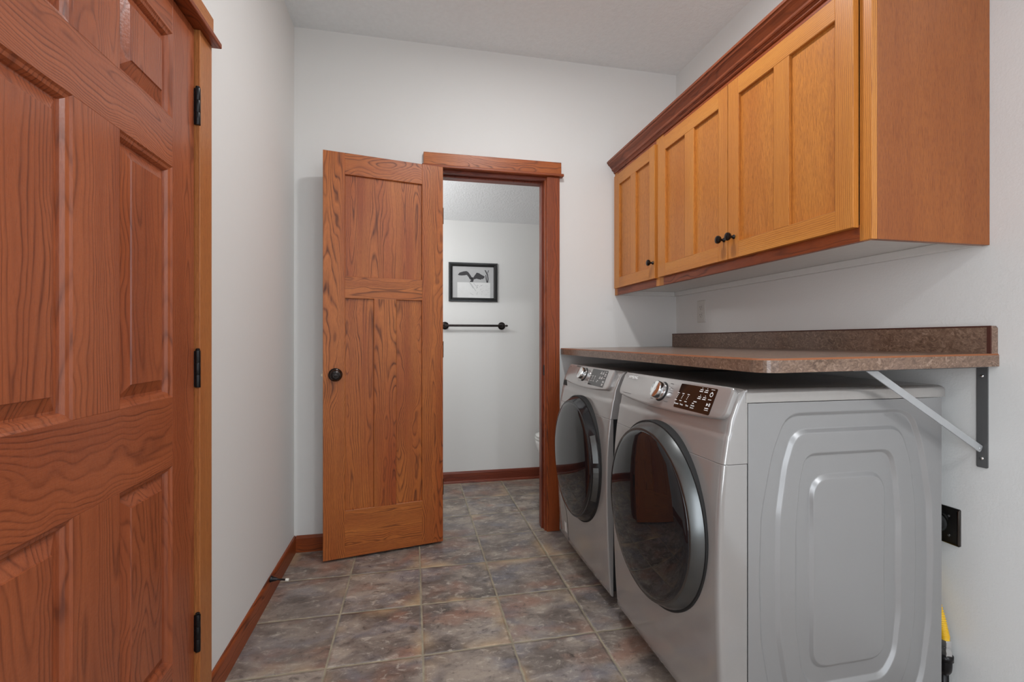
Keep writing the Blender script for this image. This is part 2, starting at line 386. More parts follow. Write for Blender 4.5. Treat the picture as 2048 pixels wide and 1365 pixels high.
# open bathroom door
ang = math.atan2(2.5934-2.4759, .1606+.437)
D2 = empty('door_2', (-.437, 2.4759, 0), 'open three panel oak door with round black knob standing against the back wall', 'door', kind='structure', rz=ang, local=True)
W, T = .609, .033
sx = [0, .103, .495, .609]; zz = [.012, .248, 1.324, 1.4335, 1.950, 2.0575]
ob = lambda n, a0, a1, z0, z1, mt: M().box(a0, a1, 0, T, z0, z1).build(n, mt, D2, bevel=.0008)
oz, ox = oak('z', 'door'), oak('x', 'door')
ob('stile', sx[0], sx[1], zz[0], zz[5], oz); ob('stile', sx[2], sx[3], zz[0], zz[5], oz)
for a, b in ((0, 1), (2, 3), (4, 5)): ob('rail', sx[1], sx[2], zz[a], zz[b], ox)
ob('mullion', .2456, .3574, zz[1], zz[2], oz)
for a0, a1, z0, z1 in ((sx[1], .2456, zz[1], zz[2]), (.3574, sx[2], zz[1], zz[2]), (sx[1], sx[2], zz[3], zz[4])):
    m = M(); panel_mesh(m, lambda a, b, d: (a, d+.0002, b), a0, a1, z0, z1, False); m.box(a0, a1, .014, .024, z0, z1)
    m.build('flat_panel', oz, D2)
k = M().lathe([(.0335, -.001), (.0335, .003), (.031, .006), (.021, .010), (.0125, .014), (.0115, .026), (.018, .030), (.0255, .036), (.0278, .044), (.0270, .052), (.0225, .058), (.0150, .060), (.0140, .0585), (.0105, .0585), (.0090, .0605), (.004, .0612), (.0005, .0612)], (.0575, 0, .9374), (0, -1, 0), 40).build('knob', bronze_m, D2, angle=35)
k['label'] = 'round oil rubbed bronze knob'
m = M(); m.box(-.0012, .0, .006, .027, .909, .966).box(-.008, 0, .012, .021, .932, .944); o = m.build('latch', brass_m, D2); o['label'] = 'pale metal latch'
for zc in (1.80, 1.06, .30):
    m = M().lathe([(.006, 0), (.0068, .001), (.0068, .089), (.006, .09)], (.6145, .036, zc-.045), (0, 0, 1), 16); m.box(.605, .6125, .0335, .0365, zc-.045, zc+.045); m.build('hinge', black_m, D2, angle=40)

# door stop on the left baseboard
o = empty('door_stop', (-.598, 2.187, .084), 'small dark rod door stop with white tip on the left baseboard', 'door stop')
d = Vector((.078, .0, -.012)).normalized()
M().lathe([(.0135, 0), (.0135, .003), (.011, .008), (.0075, .020), (.0060, .026)], (-.598, 2.187, .086), d, 20).build('base_cone', black_m, o, angle=40)
M().lathe([(.0050, .024), (.0036, .030), (.0034, .058), (.0044, .060)], (-.598, 2.187, .086), d, 16).build('rod', black_m, o, angle=40)
q = M().lathe([(.0050, .060), (.0062, .061), (.0062, .072), (.0050, .074)], (-.598, 2.187, .086), d, 20).build('tip', rubber_m, o, angle=40); q['label'] = 'white rubber tip'

# ------------------------------------------------------------------ wall cabinets
CB, CT, FX = 1.380, 2.118, 1.190
def cab_door(parent, y0, y1, ys, knob_y):
    """ys: inner edges along y: [stile, panel end, mullion end, panel end]"""
    x0, x1 = 1.170, 1.1895; z0, z1, pb, pt = 1.4175, 2.082, 1.476, 2.018
    D = empty('door', (x1, (y0+y1)/2, z0)); D.parent = parent; D.matrix_parent_inverse = Matrix.Translation(-absloc(parent))
    B = lambda n, a, b, c, d, mt: kid(M().box(x0, x1, a, b, c, d).build(n, mt, bevel=.0012), D, parent)
    z_, y_ = oak('z', 'cab'), oak('y', 'cab')
    B('stile', y0, ys[0], z0, z1, z_); B('stile', ys[3], y1, z0, z1, z_)
    B('rail', ys[0], ys[3], z0, pb, y_); B('rail', ys[0], ys[3], pt, z1, y_)
    B('mullion', ys[1], ys[2], pb, pt, z_)
    for a, b in ((ys[0], ys[1]), (ys[2], ys[3])):
        m = M(); panel_mesh(m, lambda p, q, d: (x0+d+.0002, p, q), a, b, pb, pt, False); m.box(x0+.011, x1-.002, a, b, pb, pt)
        kid(m.build('flat_panel', oak('z', 'quarter')), D, parent)
    m = M().lathe([(.0085, 0), (.0085, .002), (.0055, .005), (.0045, .013), (.0075, .017), (.0135, .021), (.0155, .026), (.0145, .031), (.009, .034), (.0005, .035)], (x0, knob_y, 1.496), (-1, 0, 0), 24)
    o = kid(m.build('knob', bronze_m, angle=40), D, parent); o['label'] = 'round dark bronze knob'
    return D
def kid(o, D, root):
    o.parent = D; o.matrix_parent_inverse = Matrix.Translation(-Vector(D.location)); return o
def cabinet(label, y0, y1, end_near):
    c = empty('wall_cabinet', (FX+.2, (y0+y1)/2, CB), label, 'cabinet', 'stained oak wall cabinets over the machines')
    # carcass: sides, top, bottom
    m = M(); m.box(FX+.0182, RX-.001, y1-.018, y1, CB+.0281, CT); m.box(FX+.0182, RX-.001, y0+.018, y1-.018, CT-.018, CT)
    m.build('carcass', oak('z', 'quarter'), c)
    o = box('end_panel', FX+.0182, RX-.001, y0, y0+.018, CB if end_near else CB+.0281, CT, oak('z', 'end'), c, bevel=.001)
    o = box('bottom_panel', FX+.0182, RX-.001, y0+(.018 if end_near else 0), y1, CB+.028, CB+.040, white_m, c); o['label'] = 'white cabinet underside'
    m = M(); m.box(RX-.021, RX-.0012, y0+(.0185 if end_near else 0), y1-.0003, CB+.001, CB+.0278)
    o = m.build('hanging_rail', white_m, c, bevel=.002); o['label'] = 'white hanging rail under the cabinet'
    return c
cA = cabinet('narrow single door oak wall cabinet in the corner by the back wall', 2.117, BY-.001, False)
cB = cabinet('wide double door oak wall cabinet nearest the camera', 1.0234, 2.1165, True)
m = M(); m.box(FX+.02, RX-.022, BY-.0200, BY-.0012, CB+.001, CB+.0278); m.build('hanging_rail', white_m, cA, bevel=.002)
for c, y0, y1 in ((cA, 2.117, BY-.001), (cB, 1.0234, 2.1165)):
    z_, y_ = oak('z', 'cab'), oak('y', 'trim')
    B = lambda n, a, b, p, q, mt: box(n, FX, FX+.018, a, b, p, q, mt, c, bevel=.001)
    B('frame_stile', y0, y0+.035, CB, CT, z_); B('frame_stile', y1-.035, y1, CB, CT, z_)
    B('frame_rail', y0+.035, y1-.035, CB, CB+.045, y_); B('frame_rail', y0+.035, y1-.035, CT-.045, CT, y_)
cab_door(cA, 2.1335, 2.6105, [2.188, 2.337, 2.398, 2.543], 2.148)
cab_door(cB, 1.5815, 2.1015, [1.6365, 1.8035, 1.870, 2.034], 1.601)
cab_door(cB, 1.0597, 1.5785, [1.116, 1.284, 1.348, 1.5205], 1.5445)
# crown moulding across both cabinets, returned at the near end
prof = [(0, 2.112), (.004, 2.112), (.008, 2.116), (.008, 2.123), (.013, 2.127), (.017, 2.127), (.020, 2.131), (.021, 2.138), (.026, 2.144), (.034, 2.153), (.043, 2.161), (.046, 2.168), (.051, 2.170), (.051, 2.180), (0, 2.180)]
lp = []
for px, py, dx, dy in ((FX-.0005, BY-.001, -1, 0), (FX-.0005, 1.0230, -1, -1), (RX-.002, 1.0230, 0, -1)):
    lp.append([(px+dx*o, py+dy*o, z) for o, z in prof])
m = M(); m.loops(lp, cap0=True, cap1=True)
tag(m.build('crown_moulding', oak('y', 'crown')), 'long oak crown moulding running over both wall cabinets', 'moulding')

# ------------------------------------------------------------------ outlets
o = empty('wall_outlet', (RX, 2.380, 1.274), 'pale duplex electrical outlet on the right wall above the countertop', 'outlet')
m = M(); m.loops([[(RX-.0002, 2.380+a, 1.274+b) for a, b in rrect(.076, .125, .004)], [(RX-.004, 2.380+a, 1.274+b) for a, b in rrect(.076, .125, .004)], [(RX-.0065, 2.380+a, 1.274+b) for a, b in rrect(.066, .115, .003)]], cap0=True, cap1=True)
m.build('cover_plate', outlet_m, o)
for zc in (1.252, 1.296):
    r = M().prism(rrect(.034, .030, .010), lambda a, b, d: (RX-d, 2.380+a, zc+b), .0062, .0085).build('receptacle', outlet_m, o)
    m = M()
    for dy, hh in ((-.0065, .0045), (.0065, .0035)): m.box(RX-.0088, RX-.0083, 2.380+dy-.001, 2.380+dy+.001, zc+.003-hh, zc+.003+hh)
    m.lathe([(.0024, 0), (.0024, .0005)], (RX-.0083, 2.380, zc-.009), (-1, 0, 0), 12)
    s = m.build('slots', slot_m, r); s.matrix_parent_inverse = Matrix.Identity(4)
M().lathe([(.003, 0), (.003, .001), (.0015, .0018)], (RX-.0064, 2.380, 1.274), (-1, 0, 0), 12).build('screw', outlet_m, o)

o = empty('dryer_outlet', (RX, 1.150, .551), 'shiny dark metal outlet plate with round black plug behind the dryer', 'outlet')
m = M(); yc, zc = 1.156, .5485
m.loops([[(RX-.0002, yc+a, zc+b) for a, b in rrect(.122, .112, .004)], [(RX-.005, yc+a, zc+b) for a, b in rrect(.122, .112, .004)], [(RX-.0085, yc+a, zc+b) for a, b in rrect(.112, .102, .003)]], cap0=True, cap1=True)
m.build('cover_plate', plain('dark_chrome', (.10, .095, .09), .12, 1.0), o, angle=50)
M().lathe([(.029, 0), (.029, .004), (.026, .006), (.0005, .006)], (RX-.0082, yc, zc), (-1, 0, 0), 32).build('receptacle', gap_m, o, angle=40)
M().lathe([(.030, .0), (.033, .004), (.033, .024), (.028, .030), (.012, .034), (.0005, .034)], (RX-.0146, yc+.004, zc+.004), (-1, 0, 0), 28).build('plug', plain('black_rubber', (.015, .015, .015), .45), o, angle=40)
for dz in (-.042, .042):
    M().lathe([(.0035, 0), (.0035, .0012), (.001, .002)], (RX-.0083, yc-.034, zc+dz*.7), (-1, 0, 0), 12).build('screw', chrome_m, o)

# gas connector
o = empty('gas_connector', (1.562, 1.115, 0), 'yellow corrugated gas hose with chrome nuts behind the dryer', 'gas hose')
P = [(1.565, 1.190, .420), (1.565, 1.165, .375), (1.562, 1.142, .325), (1.560, 1.124, .275), (1.559, 1.114, .235), (1.559, 1.110, .212)]
def spline(P, n):
    P = [Vector(p) for p in P]; Q = [P[0]*2-P[1]]+P+[P[-1]*2-P[-2]]; out = []
    for i in range(1, len(Q)-2):
        for k in range(n):
            t = k/n; a, b, c, d = Q[i-1], Q[i], Q[i+1], Q[i+2]
            out.append(.5*((2*b)+(c-a)*t+(2*a-5*b+4*c-d)*t*t+(3*b-a-3*c+d)*t**3))
    return out+[Q[-2]]
S = spline(P, 30)
M().tube(S, .011, 16, [.0108+.0016*math.cos(2*PI*i/4.0) if i < len(S)-12 else .0108 for i in range(len(S))]).build('hose', yellow_m, o, smooth=True)
m = M(); m.lathe([(.0130, .0), (.0150, .003), (.0150, .018), (.0125, .022), (.0125, .030), (.0160, .032), (.0160, .050), (.0130, .054)], (1.559, 1.110, .216), (0, 0, -1), 6)
q = m.build('nut', chrome_m, o, bevel=.0008); q['label'] = 'chrome hex fitting'
m = M(); m.tube(spline([(1.559, 1.110, .166), (1.559, 1.109, .145), (1.562, 1.113, .125), (1.572, 1.124, .115), (1.5965, 1.142, .112)], 8), .0155, 16)
m.lathe([(.019, 0), (.019, .016)], (1.559, 1.110, .154), (0, 0, 1), 20)
m.build('elbow', black_m, o, smooth=True)
M().tube([(1.572, 1.124, .115), (1.570, 1.122, .06), (1.570, 1.122, .0)], .012, 14).build('riser', black_m, o, smooth=True)

# ------------------------------------------------------------------ countertop on its bracket
ct = empty('countertop', (1.22, 1.82, 1.03), 'brown mottled laminate countertop with backsplash over the washer and dryer', 'countertop')
cz = lambda x, b: b+(x-.85)/.7476*.009
xa, xb, ya, yb, R = .848, RX-.001, 1.0015, BY-.001, .055
top = [(xb, ya)]
for i in range(11):
    a = math.radians(270-90*i/10); top.append((xa+R+R*math.cos(a), ya+R+R*math.sin(a)))
top += [(xa, yb), (xb, yb)]
def ins(d):
    o = [(xb, ya+d)]
    for i in range(11):
        a = math.radians(270-90*i/10); o.append((xa+R+(R-d)*math.cos(a), ya+R+(R-d)*math.sin(a)))
    return o+[(xa+d, yb), (xb, yb)]
b0, b1 = 1.0285, 1.0645
m = M(); L = [[(x, y, cz(x, b0)) for x, y in top], [(x, y, cz(x, b1-.0048)) for x, y in top], [(x, y, cz(x, b1)) for x, y in ins(.003)]]
m.loops(L, cap0=True, cap1=True, mis=[0, 1, 0]); 
m.build('slab', [counter_m, seam_m], ct)
zt = cz(RX, b1)
m = M(); bs = 1.570
def bsl(x, y0_, z1): return [(x, y0_, zt-.0003), (x, yb, zt-.0003), (x, yb, z1), (x, y0_+.004, z1), (x, y0_, z1-.006)]
m.loops([bsl(xb, 1.0045, 1.1505), bsl(bs+.004, 1.0045, 1.1505), bsl(bs, 1.0085, 1.1475)], cap0=True, cap1=True, mis=[0, 1, 0])
m.build('backsplash', [counter_m, seam_d], ct)

m = M(); m.box(bs-.0006, bs+.003, 1.0135, yb, 1.1466, 1.1509).box(bs-.0006, bs+.003, 1.0042, 1.0132, zt, 1.1509)
q = m.build('edge_seam', seam_d, ct); q['label'] = 'dark red brown seam along the backsplash edge'
br = empty('shelf_bracket', (1.30, 1.041, 1.028), 'grey steel angle bracket with diagonal strut under the near end of the countertop', 'bracket')
zb = cz(1.55, b0)
m = M(); m.prism([(y, z) for y, z in rrect(.0272, .2915, .004, 3, 1.0402, .8913)], lambda a, b, d: (RX-d, a, b), .0003, .0042)
m.build('wall_leg', shaded_steel_m, br)
M().prism([(1.135, cz(1.135, b0)-.0042), (1.5925, cz(1.5925, b0)-.0042), (1.5925, cz(1.5925, b0)-.0004), (1.135, cz(1.135, b0)-.0004)], lambda a, b, d: (a, d, b), 1.0266, 1.0538).build('shelf_leg', shaded_steel_m, br)
A, Bp = Vector((1.214, 1.0235)), Vector((1.583, .802))
d = (Bp-A).normalized(); nn = Vector((-d.y, d.x))*.0100
pl = [Vector((A.x+nn.x+d.x*((1.0275-A.y-nn.y)/d.y), 1.0275)), Vector((A.x-nn.x+d.x*((1.0275-A.y+nn.y)/d.y), 1.0275))]
for i in range(9):
    a = PI*i/8; v = Bp+d*(.004+.003*math.sin(a))-nn*math.cos(a); pl.append(v)
M().prism([(p.x, p.y) for p in pl], lambda a, b, dd: (a, dd, b), 1.0372, 1.0412).build('strut', steel_m, br, bevel=.0008)
for z_ in (1.008, .772):
    q = M().lathe([(.0052, 0), (.0052, .001), (.0035, .0028), (.0005, .0034)], (RX-.0042, 1.0402, z_), (-1, 0, 0), 16).build('screw', chrome_m, br, smooth=True); q['label'] = 'bright screw head'
M().lathe([(.0040, 0), (.0036, .0016), (.0005, .0022)], (1.581, 1.0372, .802), (0, -1, 0), 16).build('rivet', steel_m, br, smooth=True)

# ------------------------------------------------------------------ washer and dryer
def machine(name, label, yc, hw, washer):
    R_ = empty(name, (1.19, yc, 0), label, 'washing machine' if washer else 'dryer', 'matching front loading laundry pair')
    y0, y1 = yc-hw, yc+hw
    XS, XB = .867, 1.5165
    # --- body behind the front, with pressed ribs in both sides
    cx, czz = 1.192, .475
    def cast(poly, ang):
        dx, dz = math.cos(ang), math.sin(ang); best = 0
        for i in range(len(poly)):
            ax, az = poly[i][0]-cx, poly[i][1]-czz; bx_, bz = poly[(i+1) % len(poly)][0]-cx, poly[(i+1) % len(poly)][1]-czz
            ex, ez = bx_-ax, bz-az; den = dx*ez-dz*ex
            if abs(den) < 1e-12: continue
            t = (ax*ez-az*ex)/den; s_ = (ax*dz-az*dx)/den
            if -1e-9 <= s_ <= 1+1e-9 and t > best: best = t
        return best
    def fillet(poly):
        out = []; n = len(poly)
        for i in range(n):
            p = Vector(poly[i][:2]); a = Vector(poly[i-1][:2]); b = Vector(poly[(i+1) % n][:2]); r = poly[i][2]
            u, v = (a-p), (b-p); lu, lv = u.length, v.length; u.normalize(); v.normalize()
            half = u.angle(v)/2; t = min(r/math.tan(half), lu*.48, lv*.48)
            p0, p1 = p+u*t, p+v*t
            for k in range(9):
                w_ = k/8; q = p0*(1-w_)**2+p*(2*w_*(1-w_))+p1*w_*w_; q2 = p0.lerp(p1, w_).lerp(q, 1.12)
                out.append((q2.x, q2.y))
        return out
    def sym(l, xm): return l+[(2*xm-a, b, r) for a, b, r in reversed(l)]
    o1 = [(.989, .908, .075), (.945, .80, .4), (.912, .64, .4), (.907, .48, .5), (.912, .30, .4), (.945, .13, .4), (.985, .05, .05), (1.405, .05, .05), (1.45, .13, .4), (1.476, .30, .4), (1.481, .48, .5), (1.476, .64, .4), (1.447, .80, .4), (1.405, .908, .085)]
    o2 = [(1.016, .861, .07), (.985, .77, .3), (.965, .64, .3), (.962, .48, .5), (.966, .30, .3), (.99, .17, .3), (1.03, .10, .06), (1.36, .10, .06), (1.40, .18, .3), (1.422, .30, .3), (1.428, .48, .5), (1.424, .64, .3), (1.405, .77, .3), (1.372, .861, .075)]
    o3 = [(1.050, .796, .09), (1.032, .72, .15), (1.021, .60, .3), (1.021, .33, .3), (1.040, .20, .15), (1.075, .155, .06), (1.31, .155, .06), (1.35, .21, .15), (1.366, .33, .3), (1.366, .60, .3), (1.353, .72, .15), (1.336, .796, .09)]
    o4 = [(1.071, .733, .065), (1.071, .207, .06), (1.315, .207, .06), (1.315, .733, .065)]
    N = 192; zb_, zt_ = .030, .9425
    angs = [2*PI*i/N for i in range(N)]
    rc = [(XS+.0012, zb_), (XB, zb_), (XB, zt_), (XS+.0012, zt_)]
    for c in rc:
        a = math.atan2(c[1]-czz, c[0]-cx) % (2*PI); k = min(range(N), key=lambda i: abs(angs[i]-a)); angs[k] = a
    ring = lambda poly, off: [(cx+(cast(poly, a)+off)*math.cos(a), czz+(cast(poly, a)+off)*math.sin(a)) for a in angs]
    c1, c2, c3, c4 = (fillet(o) for o in (o1, o2, o3, o4))
    dp = .0100
    seq = [(ring(rc, 0), 0)]
    for c, up in ((c1, False), (c2, True), (c3, False), (c4, True)):
        for off, q in ((.0085, 0), (.0055, 0), (.0036, .10), (-.0036, .90), (-.0055, 1), (-.0085, 1)):
            seq.append((ring(c, off), dp*(1-q if up else q)))
    for sgn, ys in ((1, y0), (-1, y1)):
        m = M(); m.loops([[(x, ys+sgn*d_, z) for x, z in lp] for lp, d_ in seq], cap1=True)
        m.build('side_panel', side_m, R_, angle=45)
    m = M(); m.box(XS+.015, XB-.001, y0+.0115, y1-.0115, zb_, zt_-.012); m.build('cabinet_shell', side_m, R_)
    # --- lid
    m = M(); zl = .9446
    pl = lambda z, i: [(x, y, z) for x, y in [(XS-.006+i*0, y0-.002+i), (1.5266-i, y0-.002+i), (1.5266-i, y1+.002-i), (XS-.006, y1+.002-i)]]
    m.loops([pl(zl, 0), pl(.966, 0), pl(.9715, .0015), pl(.976, .005), pl(.979, .011), pl(.980, .020)], cap0=True, cap1=True)
    m.build('top_lid', lid_m, R_, angle=50)
    # --- front shell, split by the horizontal seam
    PR = [(.050, .803), (.062, .796), (.15, .789), (.30, .782), (.45, .778), (.60, .780), (.70, .785), (.7825, .794), (.835, .803), (.8565, .806), (.8605, .809), (.90, .816), (.94, .832), (.962, .843), (.974, .854), (.980, .868)]
    def px(z):
        for (za, xa_), (zb2, xb_) in zip(PR, PR[1:]):
            if za <= z <= zb2: return xa_+(xb_-xa_)*(z-za)/(zb2-za)
        return PR[-1][1]
    rr = .016 if not washer else .007
    ys = [(0, XS-.0005), ] 
    def plan(z, xb=XS-.0005):
        xf = px(z); pts = [(xb, y0)]
        r = min(rr, (xb-xf)*.8)
        for i in range(7):
            a = math.radians(90*i/6); pts.append((xf+r-r*math.sin(a), y0+r-r*math.cos(a)))
        for i in range(1, 16):
            t = i/16; y = y0+r+(y1-y0-2*r)*t; pts.append((xf-.004*(1-(2*t-1)**2), y))
        for i in range(7):
            a = math.radians(90-90*i/6); pts.append((xf+r-r*math.sin(a), y1-r+r*math.cos(a)))
        pts.append((xb, y1)); return [(x, y, z) for x, y in pts]
    zs = [z for z, _ in PR]; fine = lambda a, b, n: [a+(b-a)*i/n for i in range(n+1)]
    m = M(); m.loops([plan(z, XS-.056 if washer else XS-.0005) for z in [.050, .056, .062]+fine(.09, .7821, 16)], cap0=True, cap1=True); m.build('lower_front', front_m, R_, angle=40, bevel=.0014)
    m = M(); m.loops([plan(z) for z in fine(.7833, .8565, 5)+[.8605]+fine(.87, .90, 2)+[.92, .94, .962, .970, .975, .980]], cap0=True, cap1=True); m.build('upper_front', front_m, R_, angle=40, bevel=.0014)
    if washer: box('gap_shade_block', XS-.0555, XS+.014, y0+.020, y1-.016, .06, .781, gap_m, R_)  # block coloured black to hold the shade between washer and dryer
    # --- console
    C = empty('console', (.80, yc, .90)); C.parent = R_; C.matrix_parent_inverse = Matrix.Translation(-Vector(R_.location))
    ph = math.atan2(.035, .083); tx, tz = math.sin(ph), math.cos(ph); nx, nz = -tz, tx
    def cp(s_, t_, d_): return (.80+t_*tx+d_*nx, s_, .902+t_*tz+d_*nz)
    sa, sb = (y0+.008, y1-.006) if not washer else (y0+.037, y1-.050)
    def outline(i):
        pts = []; a, b, lo, hi = sa+i, sb-i, 0.0+i*.8, .0905-i*.8
        bow = lambda s_: -.017*(1-((2*(s_-sa)/(sb-sa)-1)**2))
        r1, r2 = .016-i*.5, .024-i*.5
        for k in range(7):
            g_ = math.radians(180+90*k/6); pts.append((a+r2+r2*math.cos(g_), lo+r2+r2*math.sin(g_)))
        for k in range(1, 12): pts.append((a+r2+(b-a-2*r2)*k/12, lo))
        for k in range(7):
            g_ = math.radians(270+90*k/6); pts.append((b-r2+r2*math.cos(g_), lo+r2+r2*math.sin(g_)))
        for k in range(7):
            g_ = math.radians(0+90*k/6); pts.append((b-r1+r1*math.cos(g_), hi-r1+r1*math.sin(g_)))
        for k in range(7):
            g_ = math.radians(90+90*k/6); pts.append((a+r1+r1*math.cos(g_), hi-r1+r1*math.sin(g_)))
        return [(s_, t_+bow(s_)*max(0, 1-t_/.06)) for s_, t_ in pts]
    dep = lambda s_: 0.0
    m = M(); m.loops([[cp(a, b, -.034) for a, b in outline(.006)], [cp(a, b, -.007) for a, b in outline(0)], [cp(a, b, -.003) for a, b in outline(.0008)], [cp(a, b, -.0008) for a, b in outline(.0032)], [cp(a, b, 0) for a, b in outline(.0075)]], cap0=True, cap1=True)
    kid(m.build('console_face', front_m, angle=35), C, R_)
    # display
    da, db, ta, tb = (1.160, 1.340, .0, .078) if not washer else (yc-.240, yc-.064, .003, .081)
    m = M(); m.prism(rrect(db-da, tb-ta, .004, 4, (da+db)/2, (ta+tb)/2), lambda a, b, d_: cp(a, b, d_), .0002, .0010)
    o = kid(m.build('display', display_m), C, R_); o['label'] = 'dark glossy display'
    # printed marks: s runs right to left as seen
    MX = Matrix((( 0, tx, nx, 0), (-1, 0, 0, 0), (0, tz, nz, 0), (0, 0, 0, 1)))
    at = lambda s_, t_, d_: Matrix.Translation(Vector(cp(s_, t_, d_))) @ MX
    m = M(); oy = 0.0 if not washer else yc-1.4265+.024
    dash = lambda s_, t_, w_, h_: m.prism([(s_+oy-w_/2, t_-h_/2), (s_+oy+w_/2, t_-h_/2), (s_+oy+w_/2, t_+h_/2), (s_+oy-w_/2, t_+h_/2)], lambda a, b, d_: cp(a, b, d_), .0010, .0013)
    for s_ in (1.3365, 1.3105, 1.2825):
        dash(s_+.001, .0470, .011, .0022)
        for k in range(3): dash(s_+.0015*k, .0415-k*.0048, .0026, .0026)
        dash(s_+.004, .0235, .011, .0024)
    dash(1.2480, .0235, .009, .0028)
    kid(m.build('display_marks', print_w), C, R_); m = M()
    for s_, t_ in ((1.2290, .0655), (1.2055, .0655), (1.2275, .0435), (1.2040, .0435)):
        dash(s_, t_+.0032, .014, .0022); dash(s_+.001, t_-.0022, .016, .0026); dash(s_-.001, t_+.0085, .0026, .0022)
    dash(1.2410, .0295, .015, .0024)
    kid(m.build('display_marks', print_w), C, R_); m = M()
    dash(1.1790, .0435, .014, .0018); dash(1.1800, .0175, .017, .0026); dash(1.1790, .0120, .017, .0016); dash(1.1790, .0735, .016, .0014)
    # power symbol and start symbol
    kid(m.build('display_marks', print_w), C, R_); m = M()
    n_ = 18; rO, rI = .0070, .0050
    for i in range(n_):
        if i in (4, ): continue
        g0, g1 = 2*PI*i/n_, 2*PI*(i+1)/n_
        m.prism([(1.1790+oy+r*math.cos(g), .0590+r*math.sin(g)) for r, g in ((rI, g0), (rO, g0), (rO, g1), (rI, g1))], lambda a, b, d_: cp(a, b, d_), .0010, .0013)
    dash(1.1790, .0645, .0018, .006)
    kid(m.build('power_symbol', print_w), C, R_); m = M()
    m.prism([(1.1860+oy, .0335), (1.1860+oy, .0235), (1.1775+oy, .0285)], lambda a, b, d_: cp(a, b, d_), .0010, .0013)
    dash(1.1745, .0285, .0018, .010); dash(1.1708, .0285, .0018, .010)
    kid(m.build('start_symbol', print_w), C, R_)
    for wd, s_, t_, sz in (('Dryness', 1.3300, .0125, .0070), ('Temp.', 1.3020, .0125, .0070), ('Time', 1.2735, .0125, .0070), ('Wrinkle', 1.2460, .0160, .0056), ('Prevent', 1.2460, .0095, .0056)) if not washer else ():
        o = text(wd, sz, 'display_lettering', print_w, None, at(s_+oy, t_, .0012)); kid(o, C, R_)
    # knob
    ks, kt = (1.4385, .040) if not washer else (yc+.022, .046)
    O = cp(ks, kt, 0); nv = (nx, 0, nz)
    m = M(); m.lathe([(.034, -.001), (.034, .0012), (.0325, .0022)], O, nv, 48); kid(m.build('knob_base', gap_m, angle=40), C, R_)
    m = M(); m.lathe([(.0300, .0015), (.0305, .004), (.0305, .010), (.0290, .011), (.0290, .024), (.0275, .0275), (.0262, .0280), (.0010, .0268)], O, nv, 56); o = kid(m.build('knob', chrome_m, angle=30), C, R_); o['label'] = 'polished chrome program knob'
    for side in (1, -1):
        m = M()
        for k in range(5):
            t_ = .072-k*.0155; a = ks+side*(.046+.004*(2-abs(k-2)))
            m.prism([(a-.009, t_-.0013), (a+.009, t_-.0013), (a+.009, t_+.0013), (a-.009, t_+.0013)], lambda p, q, d_: cp(p, q, d_), .0001, .0004)
        kid(m.build('program_marks', print_d), C, R_)
    if not washer:
        kid(text('SAMSUNG', .0165, 'lettering', print_w, None, at(1.6700, .0715, .0004)), C, R_)
        m = M()
        for a, w_ in ((1.690, .030), (1.655, .026)): m.prism([(a-w_/2, .006), (a+w_/2, .006), (a+w_/2, .0085), (a-w_/2, .0085)], lambda p, q, d_: cp(p, q, d_), .0001, .0004)
        kid(m.build('small_print', print_d), C, R_)
    else:
        kid(text('SAMSUNG', .0125, 'lettering', print_d, None, at(yc+.135, .0815, .0004)), C, R_)
    # --- round door
    Dr = empty('door', (.78, yc, .55)); Dr.parent = R_; Dr.matrix_parent_inverse = Matrix.Translation(-Vector(R_.location))
    dc = 1.421 if not washer else 2.150
    def ell(prof, name_, mat, ang_=30):
        m_ = M(); n__ = 96
        m_.loops([[(.782-h_, dc+r_*math.cos(2*PI*i/n__), .549+(r_+.005*min(1, r_/.25))*math.sin(2*PI*i/n__)) for i in range(n__)] for r_, h_ in prof], cap0=True, cap1=True)
        return kid(m_.build(name_, mat, angle=ang_), Dr, R_)
    ell([(.2905, -.020), (.2905, .006), (.288, .0085), (.275, .0085)], 'gasket_rim', gap_m)
    ell([(.284, .004), (.284, .0095), (.2825, .012), (.2675, .0385), (.265, .0405), (.257, .0408)], 'ring', ring_m if not washer else plain('black_gloss_ring', (.02, .02, .022), .10, .3))
    ell([(.2585, .034), (.2585, .0408), (.255, .0435), (.240, .0465), (.210, .0505), (.170, .0540), (.125, .0565), (.07, .0582), (.02, .0588)], 'glass', glass_m, 60)
    if washer:
        m = M()
        for a0, a1 in ((148, 172), (176, 208)):
            lp = []
            for i in range(9):
                a = math.radians(a0+(a1-a0)*i/8); lp.append([(.782-h_, dc+r_*math.cos(a), .549+(r_+.005)*math.sin(a)) for r_, h_ in ((.2695, .0330), (.2805, .0138), (.2825, .0150), (.2715, .0350))])
            m.loops(lp, cap0=True, cap1=True)
        o = kid(m.build('handle_insert', ring_m), Dr, R_)
        # drain filter cover and service sticker low on the left, drawer seam
        m = M()
        S_ = [(yc+.300, .300), (yc+.215, .240), (yc+.190, .205), (yc+.182, .160), (yc+.182, .058)]
        S2 = [(p.x, p.y) for p in spline([(a, b, 0) for a, b in S_], 6)]
        m.tube([(px(z)-.0003-.004*(1-((y-y0)/(y1-y0)*2-1)**2), y, z) for y, z in S2], .0010, 6); m.build('filter_cover_seam', gap_m, R_)
        m = M(); cv = lambda y: .004*(1-((y-y0)/(y1-y0)*2-1)**2)
        m.prism([(yc+.235, .100), (yc+.203, .100), (yc+.203, .152), (yc+.235, .152)], lambda a, b, d_: (px(b)-cv(a)-d_, a, b), .0004, .0012)
        o = m.build('sticker', print_w, R_); o['label'] = 'small white sticker'
        m = M(); m.prism([(y1-.050, .895), (y1-.012, .895), (y1-.012, .868), (y1-.075, .868)], lambda a, b, d_: (px(b)-d_, a, b), .0002, .0030); m.build('drawer_grip', gap_m, R_)
